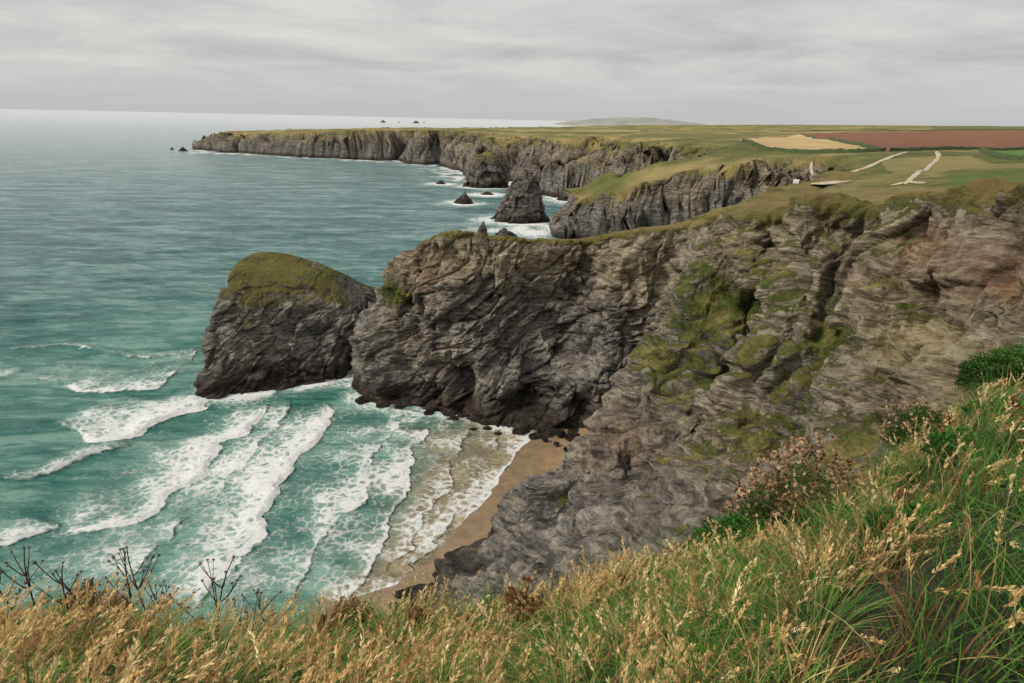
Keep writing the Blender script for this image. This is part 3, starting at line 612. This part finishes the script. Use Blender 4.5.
wm=plainmat('white_paint',(.8,.8,.8),.3); gm=plainmat('dark_glass',(.03,.035,.04),.1); tm=plainmat('tyre_rubber',(.02,.02,.02),.8)
bd=extrude('body',[(-2.2,.35),(2.2,.35),(2.25,1.0),(1.6,1.2),(1.1,1.95),(-2.1,2.0),(-2.25,1.2)],1.8,wm); bd.parent=car
w1=extrude('windscreen',[(1.62,1.24),(1.66,1.24),(1.2,1.86),(1.16,1.86)],1.5,gm); w1.parent=car
for s in (-1,1):
    w2=extrude('side_window',[(1.4,1.25),(.2,1.25),(.2,1.8),(1.05,1.8)],.02,gm,s*.905); w2.parent=car
    for x in (-1.4,1.4):
        wh=extrude('wheel',[(x+.35*math.cos(a),.35+.35*math.sin(a)) for a in np.linspace(0,2*np.pi,17)[:-1]],.2,tm,s*.85); wh.parent=car

# ---------------- foreground turf bank
lipP=[(-250,660,3.6),(-150,650,4.0),(0,640,4.4),(100,636,4.6),(200,652,4.8),(300,652,5.0),(380,640,5.2),(460,644,5.4),(540,626,5.7),(600,605,6.2),(650,585,6.8),(700,564,7.2),(760,538,7.8),(810,522,8.2),(860,495,9),(930,438,11),(985,392,13),(1040,376,14.5),(1150,370,17)]
lw=np.array([S(*q) for q in lipP]); la=np.arctan2(lw[:,0],lw[:,1]); lr=np.hypot(lw[:,0],lw[:,1]); lz=lw[:,2]
A_=np.concatenate([np.radians([-180,-150,-110,-75]),la,np.radians([65,80,120,180])]); R_=np.concatenate([[80,60,25,6.5],lr,[45,75,80,80]]); Zl=np.concatenate([[58,57,55,55.5],lz,[55.5,57,58,58]])
def lip(a): return np.interp(a,A_,R_),np.interp(a,A_,Zl)
def fgh(x,y):
    a=np.arctan2(x,y); r=np.hypot(x,y); R0,Z0=lip(a); p=np.stack([x,y,0*x],1); bmp=fbm(p/2.2,3)*.28*sstep(.3,1.5,r)+fbm(p/.5,2)*.06
    t=r/R0; return np.where(t<1,58.6+(Z0-58.6)*t,Z0-(r-R0)*1.9-np.maximum(r-R0-.4,0)*1.5)+bmp
ta=np.concatenate([np.radians(np.linspace(-180,-60,60)[:-1]),np.radians(np.linspace(-60,60,420)),np.radians(np.linspace(60,180,60)[1:-1])])
tf=np.concatenate([np.linspace(.02,1,110),1+np.linspace(.01,.5,25)])
TA,TF=np.meshgrid(ta,tf); R0,_=lip(TA.ravel()); rr=TF.ravel()*R0; rr=np.where(TF.ravel()>1,R0+(TF.ravel()-1)*5,rr)
fx,fy=rr*np.sin(TA.ravel()),rr*np.cos(TA.ravel()); fp=np.stack([fx,fy,fgh(fx,fy)],1)
GM=NT('turf_soil'); gp=GM.n('ShaderNodeNewGeometry'); ps=gp.outputs['Position']
GM.l(GM.ramp(GM.noise(ps,3,8,.7),[(.35,(.015,.017,.008)),(.5,(.045,.05,.018)),(.68,(.12,.09,.035))]),GM.b.inputs['Base Color']); GM.b.inputs['Roughness'].default_value=1; GM.l(GM.bump(GM.noise(ps,9,8,.75),.12),GM.b.inputs['Normal'])
_,fl=gnormals(fp.reshape(len(tf),len(ta),3),True)
info(make_mesh('turf_bank',fp,gridfaces(len(tf),len(ta),True,fl),GM.m),kind='structure')

# ---------------- grass
def leafmat(name,rough=.6,trans=.3):
    M=NT(name); at=M.attr('col'); M.l(at.outputs['Color'],M.b.inputs['Base Color']); M.b.inputs['Roughness'].default_value=rough; M.b.inputs['Specular IOR Level'].default_value=.3
    tr=M.n('ShaderNodeBsdfTranslucent'); M.l(at.outputs['Color'],tr.inputs[0]); mx=M.n('ShaderNodeMixShader'); mx.inputs[0].default_value=trans; M.l(M.b.outputs[0],mx.inputs[1]); M.l(tr.outputs[0],mx.inputs[2]); M.l(mx.outputs[0],M.out.inputs[0]); return M.m
LEAF=leafmat('plant_fibre')
def blades(base,h,w,az,lean,droop,col,K=5):
    n=len(base); t=np.linspace(0,1,K)[None,:,None]; dr=np.stack([np.cos(az),np.sin(az),0*az],1)[:,None]
    sd=np.stack([-np.sin(az+rng.uniform(-1,1,n)),np.cos(az),0*az],1)[:,None]
    hh=h[:,None,None]; P=base[:,None]+hh*(lean[:,None,None]*t+droop[:,None,None]*t**2.4)*dr+hh*np.array([0,0,1.])*(t-.42*droop[:,None,None]*t**2.6)
    ww=w[:,None,None]*(1-t)**.7*.5+.0004
    V=np.stack([P-sd*ww,P+sd*ww],2).reshape(n,-1,3)
    idx=np.arange(n)[:,None]*2*K; k=np.arange(K-1)[None]*2; F=np.stack([idx+k,idx+k+1,idx+k+3,idx+k+2],-1).reshape(-1,4)
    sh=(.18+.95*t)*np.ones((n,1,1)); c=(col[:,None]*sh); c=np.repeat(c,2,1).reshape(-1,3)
    return V.reshape(-1,3),F,np.concatenate([c,np.ones((len(c),1))],1),P
def scatter(n,a0=-52,a1=52,rmin=2.3,edge=.55,mode=1.0):
    a=np.radians(rng.uniform(a0,a1,n)); R0,_=lip(a); u=rng.uniform(0,1,n)**mode; r=rmin+(R0+edge-rmin)*u; x,y=r*np.sin(a),r*np.cos(a); return np.stack([x,y,fgh(x,y)-.02],1),a,r
def pal(n,cols,base=None,jit=.2):
    cols=np.array(cols); k=rng.integers(0,len(cols),n); return cols[k]*rng.uniform(1-jit,1+jit,(n,1))
N1=64000; b,a,r=scatter(N1); patch=fbm(b/.8,3); patch2=fbm(b/1.3+5,3); patch3=fbm(b/.9+15,2)
right=sstep(-5,25,np.degrees(a))
h=rng.uniform(.07,.28,N1)*(1+2.3*np.clip(patch,-.4,.6)); h*=1+.2*right
green=pal(N1,[(.06,.20,.022),(.10,.28,.03),(.035,.11,.018),(.18,.32,.045)]); dry=pal(N1,[(.62,.42,.15),(.44,.27,.10),(.80,.60,.27),(.24,.13,.05)]); rust=pal(N1,[(.30,.11,.04),(.18,.07,.03),(.40,.20,.08)])
pg=.46+.24*right+patch2*4.2+rng.normal(0,.10,N1); m=(rng.uniform(0,1,N1)<np.clip(pg,.05,.97))[:,None]
dry=np.where((rng.uniform(0,1,N1)<np.clip(.24+patch3*3.5,0,.95))[:,None],rust,dry)
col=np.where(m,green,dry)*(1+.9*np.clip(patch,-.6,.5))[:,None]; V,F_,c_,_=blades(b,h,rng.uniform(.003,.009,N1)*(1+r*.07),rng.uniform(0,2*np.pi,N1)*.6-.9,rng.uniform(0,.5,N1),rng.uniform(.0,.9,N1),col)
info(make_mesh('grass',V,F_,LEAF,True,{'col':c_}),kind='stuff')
def tussock(cent,n,hmin,hmax,cols,wd):
    Vs=[];Fs=[];Cs=[];o=0
    for cx,cy,rad in cent:
        ang=rng.uniform(0,2*np.pi,n); q=rad*np.sqrt(rng.uniform(0,1,n)); x=cx+q*np.cos(ang); y=cy+q*np.sin(ang); b=np.stack([x,y,fgh(x,y)-.02],1)
        V,F,c,_=blades(b,rng.uniform(hmin,hmax,n)*rng.uniform(.75,1.15),np.full(n,wd)*rng.uniform(.7,1.4,n),ang+rng.normal(0,.5,n)*.8,rng.uniform(.1,.6,n),rng.uniform(.3,1.3,n),pal(n,cols)*rng.uniform(.55,1.15),7)
        Vs.append(V);Fs.append(F+o);Cs.append(c);o+=len(V)
    return np.concatenate(Vs),np.concatenate(Fs),np.concatenate(Cs)
tc_=[]
for i in range(110):
    b,a,r=scatter(1,6,50,2.4,.1,.8); tc_.append((b[0,0],b[0,1],rng.uniform(.06,.2)))
for i in range(44):
    b,a,r=scatter(1,-50,6,3.0,.1,.8); tc_.append((b[0,0],b[0,1],rng.uniform(.05,.12)))
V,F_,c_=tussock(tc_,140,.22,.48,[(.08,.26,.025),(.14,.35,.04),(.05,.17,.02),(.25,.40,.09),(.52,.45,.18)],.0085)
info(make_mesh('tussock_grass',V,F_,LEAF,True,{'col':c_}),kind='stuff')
def seedgrass(n,sc_fn,cols,hmin,hmax,headlen,headw,m=26,size=1.0,clump=4.6,bias=.26):
    b,a,r=sc_fn(n); keep=rng.uniform(0,1,n)<np.clip(bias+fbm(b/.7+2,3)*clump,.03,1); b=b[keep]; n=len(b)
    h=rng.uniform(hmin,hmax,n); az=rng.normal(.1,1.0,n); V,F,c,P=blades(b,h,np.full(n,.0045),az,rng.uniform(0,.35,n),rng.uniform(.1,.6,n),pal(n,[(.60,.44,.18),(.70,.55,.26)]),6)
    tip=P[:,-1]; pre=P[:,-2]; ax=tip-pre; ax/=np.linalg.norm(ax,axis=1)[:,None]
    k=rng.uniform(0,1,(n,m)); cen=tip[:,None]-ax[:,None]*(k*headlen*h[:,None])[...,None]
    wid=(np.sin(np.pi*np.clip(k*.85+.1,0,1))*headw)[...,None]
    rd=rng.normal(size=(n,m,3)); rd/=np.linalg.norm(rd,axis=-1,keepdims=True); out_=ax[:,None]*1.25+rd*.5; out_/=np.linalg.norm(out_,axis=-1,keepdims=True)
    s2=np.cross(out_,rng.normal(size=(n,m,3))); s2/=np.linalg.norm(s2,axis=-1,keepdims=True)
    L_=rng.uniform(.018,.034,(n,m,1))*size; w_=rng.uniform(.003,.0055,(n,m,1))*size; c0=cen+rd*wid*.4
    Q=np.stack([c0,c0+out_*L_*.5+s2*w_,c0+out_*L_,c0+out_*L_*.5-s2*w_],2).reshape(-1,3); FQ=np.arange(len(Q)).reshape(-1,4)+len(V)
    cc=np.repeat(pal(n,cols),m*4,0)*np.repeat(rng.uniform(.65,1.25,(n*m,1)),4,0)
    return np.concatenate([V,Q]),np.concatenate([F,FQ]),np.concatenate([c,np.concatenate([cc,np.ones((len(cc),1))],1)])
GC=[(.86,.64,.30),(.95,.77,.42),(.68,.47,.20),(.46,.25,.11),(.78,.56,.26)]
V,F_,c_=seedgrass(7500,lambda n:scatter(n,-50,14,2.5,.5),GC,.22,.60,.34,.014,size=1.15)
info(make_mesh('seeding_grass',V,F_,LEAF,True,{'col':c_}),kind='stuff')
V,F_,c_=seedgrass(6500,lambda n:scatter(n,4,52,2.6,.5),GC,.25,.60,.32,.015,size=1.25,bias=.20)
info(make_mesh('seeding_grass',V,F_,LEAF,True,{'col':c_}),kind='stuff')

# ---------------- individual plants
def tube(path,r0,r1,sides=5):
    path=np.array(path); n=len(path); tg=np.gradient(path,axis=0); tg/=np.linalg.norm(tg,axis=1)[:,None]+1e-9
    ref=np.array([.3,.9,.1]); a=np.cross(tg,ref); a/=np.linalg.norm(a,axis=1)[:,None]; b=np.cross(tg,a); th=np.linspace(0,2*np.pi,sides,endpoint=False)
    rr=np.linspace(r0,r1,n)[:,None,None]; V=path[:,None]+rr*(np.cos(th)[None,:,None]*a[:,None]+np.sin(th)[None,:,None]*b[:,None]); return V.reshape(-1,3),gridfaces(n,sides,True)
def joinm(parts):
    o=0;Vs=[];Fs=[]
    for V,F in parts: Vs.append(V);Fs.append(F+o);o+=len(V)
    return np.concatenate(Vs),np.concatenate(Fs)
def colattr(V,c,j=.2): return np.concatenate([np.array(c)*rng.uniform(1-j,1+j,(len(V),1)),np.ones((len(V),1))],1)
def burst(cs,n,L_,w_,up=0.3):
    cs=np.array(cs); m=len(cs); d=rng.normal(size=(m,n,3)); d[...,2]+=up; d/=np.linalg.norm(d,axis=-1,keepdims=True); s=np.cross(d,rng.normal(size=(m,n,3))); s/=np.linalg.norm(s,axis=-1,keepdims=True)
    c=cs[:,None]; l=rng.uniform(.6,1.1,(m,n,1))*L_; Q=np.stack([c+0*d,c+d*l*.55+s*w_,c+d*l,c+d*l*.55-s*w_],2).reshape(-1,3); return Q,np.arange(len(Q)).reshape(-1,4)
def dead_plant(a,Y,h,label,heads=9,col=(.075,.04,.027),hr=.022,spread=.5,lean=0.0,group=None):
    d=ray(a,600); x=d[0]/d[1]*Y; z=float(fgh(np.array([x]),np.array([float(Y)]))[0])-.03
    root=link(bpy.data.objects.new('dead_flower_stalk',None)); root.location=(x,Y,z); info(root,label,'plant',group=group)
    parts=[];tips=[]; main=[np.array([lean*t*t*h+.02*math.sin(5*t),0.02*math.sin(4*t+1),h*t]) for t in np.linspace(0,1,9)]; parts.append(tube(main,.009,.0035)); tips.append(main[-1])
    for i in range(heads):
        t=rng.uniform(.45,.95); k=int(t*8); p0=main[k]; az=rng.uniform(0,6.28); l=h*spread*(1.1-t)*rng.uniform(.7,1.2)+.04
        e=[p0+np.array([math.cos(az)*l*s*.75,math.sin(az)*l*s*.5,l*(s**1.4)]) for s in np.linspace(0,1,6)]; parts.append(tube(e,.005,.0022)); tips.append(e[-1])
        if rng.uniform()<.6:
            az2=az+rng.normal(0,.8); q0=e[3]; e2=[q0+np.array([math.cos(az2)*l*.4*s,math.sin(az2)*l*.3*s,l*.45*s]) for s in np.linspace(0,1,4)]; parts.append(tube(e2,.003,.0018)); tips.append(e2[-1])
    V,F=joinm(parts); o=make_mesh('stem',V,F,LEAF,True,{'col':colattr(V,col)}); o.parent=root
    V,F=burst(tips,26,hr*1.1,hr*.16); o=make_mesh('seed_head',V,F,LEAF,True,{'col':colattr(V,tuple(c*1.8 for c in col),.4)}); o.parent=root; o['kind']='stuff'
for a,Y,h,hd,ln in [(205,4.2,1.08,8,.26),(140,4.4,1.02,5,0),(165,4.5,.76,6,-.1),(128,4.1,.92,4,.08),(28,4.1,.96,5,.1),(85,4.4,.72,4,-.2),(232,4.4,.82,5,.5),(10,4.2,.8,4,-.1),(60,4.3,.8,4,.15)]:
    dead_plant(a,Y,h,'tall leafless dark brown dead thistle stalk above grass',hd,lean=ln,hr=.015,group='dead thistles in the grass')
for a,Y,h in [(524,4.5,.76),(518,4.6,.64),(620,5.2,.5),(905,8.2,.5),(960,7.6,.5),(880,5.0,.45),(700,5.4,.5),(420,4.7,.5),(330,4.6,.5)]:
    dead_plant(a,Y,h,'dried brown dock plant with heavy seed heads',13,(.18,.085,.04),.036,.25,rng.uniform(-.1,.15),group='dried docks in the grass')
def shrub(a,b,Y,rx,rz,label,leafcol,fl=None,nl=5000,ll=.03,name='shrub'):
    c=S(a,b,Y); root=link(bpy.data.objects.new(name,None)); zb=float(fgh(np.array([c[0]]),np.array([c[1]]))[0])-.05; root.location=(c[0],c[1],zb); info(root,label,'shrub' if fl is None else 'flowering plant')
    top=max(c[2]-zb,rz)
    u=rng.normal(size=(nl,3)); u/=np.linalg.norm(u,axis=1)[:,None]; u[:,2]=np.abs(u[:,2]); lump=1+.55*fbm(u*2.2+a,3)
    p=u*lump[:,None]*(rng.uniform(.35,1,(nl,1))**.35)*np.array([rx,rx*.8,top])
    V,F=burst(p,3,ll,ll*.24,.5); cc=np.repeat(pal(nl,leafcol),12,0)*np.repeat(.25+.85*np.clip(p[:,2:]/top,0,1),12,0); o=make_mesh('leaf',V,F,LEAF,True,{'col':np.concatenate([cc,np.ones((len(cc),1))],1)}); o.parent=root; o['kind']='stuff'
    st_=[tube([np.array([0,0,0])+u[k]*np.array([rx,rx*.8,top])*s*.9 for s in np.linspace(0.02,1,6)],.006,.002) for k in range(50)]
    V,F=joinm(st_); o=make_mesh('stem',V,F,LEAF,True,{'col':colattr(V,(.12,.08,.04))}); o.parent=root
    if fl:
        nf,fc_,fr=fl; u=rng.normal(size=(nf,3)); u/=np.linalg.norm(u,axis=1)[:,None]; u[:,2]=np.abs(u[:,2])**.7; lump=1.05+.5*fbm(u*2.2+a,3)+rng.uniform(-.02,.22,nf); p=u*lump[:,None]*np.array([rx,rx*.8,top])
        V,F=burst(p,34,fr,fr*.34,.15); cc=np.repeat(pal(nf,fc_,jit=.3),136,0); o=make_mesh('flower_head',V,F,LEAF,True,{'col':np.concatenate([cc,np.ones((len(cc),1))],1)}); o.parent=root; o['kind']='stuff'
FC=[(.58,.42,.25),(.76,.60,.40),(.38,.24,.13),(.64,.45,.29),(.28,.15,.08)]; LG=[(.07,.16,.025),(.12,.22,.04),(.05,.10,.02)]
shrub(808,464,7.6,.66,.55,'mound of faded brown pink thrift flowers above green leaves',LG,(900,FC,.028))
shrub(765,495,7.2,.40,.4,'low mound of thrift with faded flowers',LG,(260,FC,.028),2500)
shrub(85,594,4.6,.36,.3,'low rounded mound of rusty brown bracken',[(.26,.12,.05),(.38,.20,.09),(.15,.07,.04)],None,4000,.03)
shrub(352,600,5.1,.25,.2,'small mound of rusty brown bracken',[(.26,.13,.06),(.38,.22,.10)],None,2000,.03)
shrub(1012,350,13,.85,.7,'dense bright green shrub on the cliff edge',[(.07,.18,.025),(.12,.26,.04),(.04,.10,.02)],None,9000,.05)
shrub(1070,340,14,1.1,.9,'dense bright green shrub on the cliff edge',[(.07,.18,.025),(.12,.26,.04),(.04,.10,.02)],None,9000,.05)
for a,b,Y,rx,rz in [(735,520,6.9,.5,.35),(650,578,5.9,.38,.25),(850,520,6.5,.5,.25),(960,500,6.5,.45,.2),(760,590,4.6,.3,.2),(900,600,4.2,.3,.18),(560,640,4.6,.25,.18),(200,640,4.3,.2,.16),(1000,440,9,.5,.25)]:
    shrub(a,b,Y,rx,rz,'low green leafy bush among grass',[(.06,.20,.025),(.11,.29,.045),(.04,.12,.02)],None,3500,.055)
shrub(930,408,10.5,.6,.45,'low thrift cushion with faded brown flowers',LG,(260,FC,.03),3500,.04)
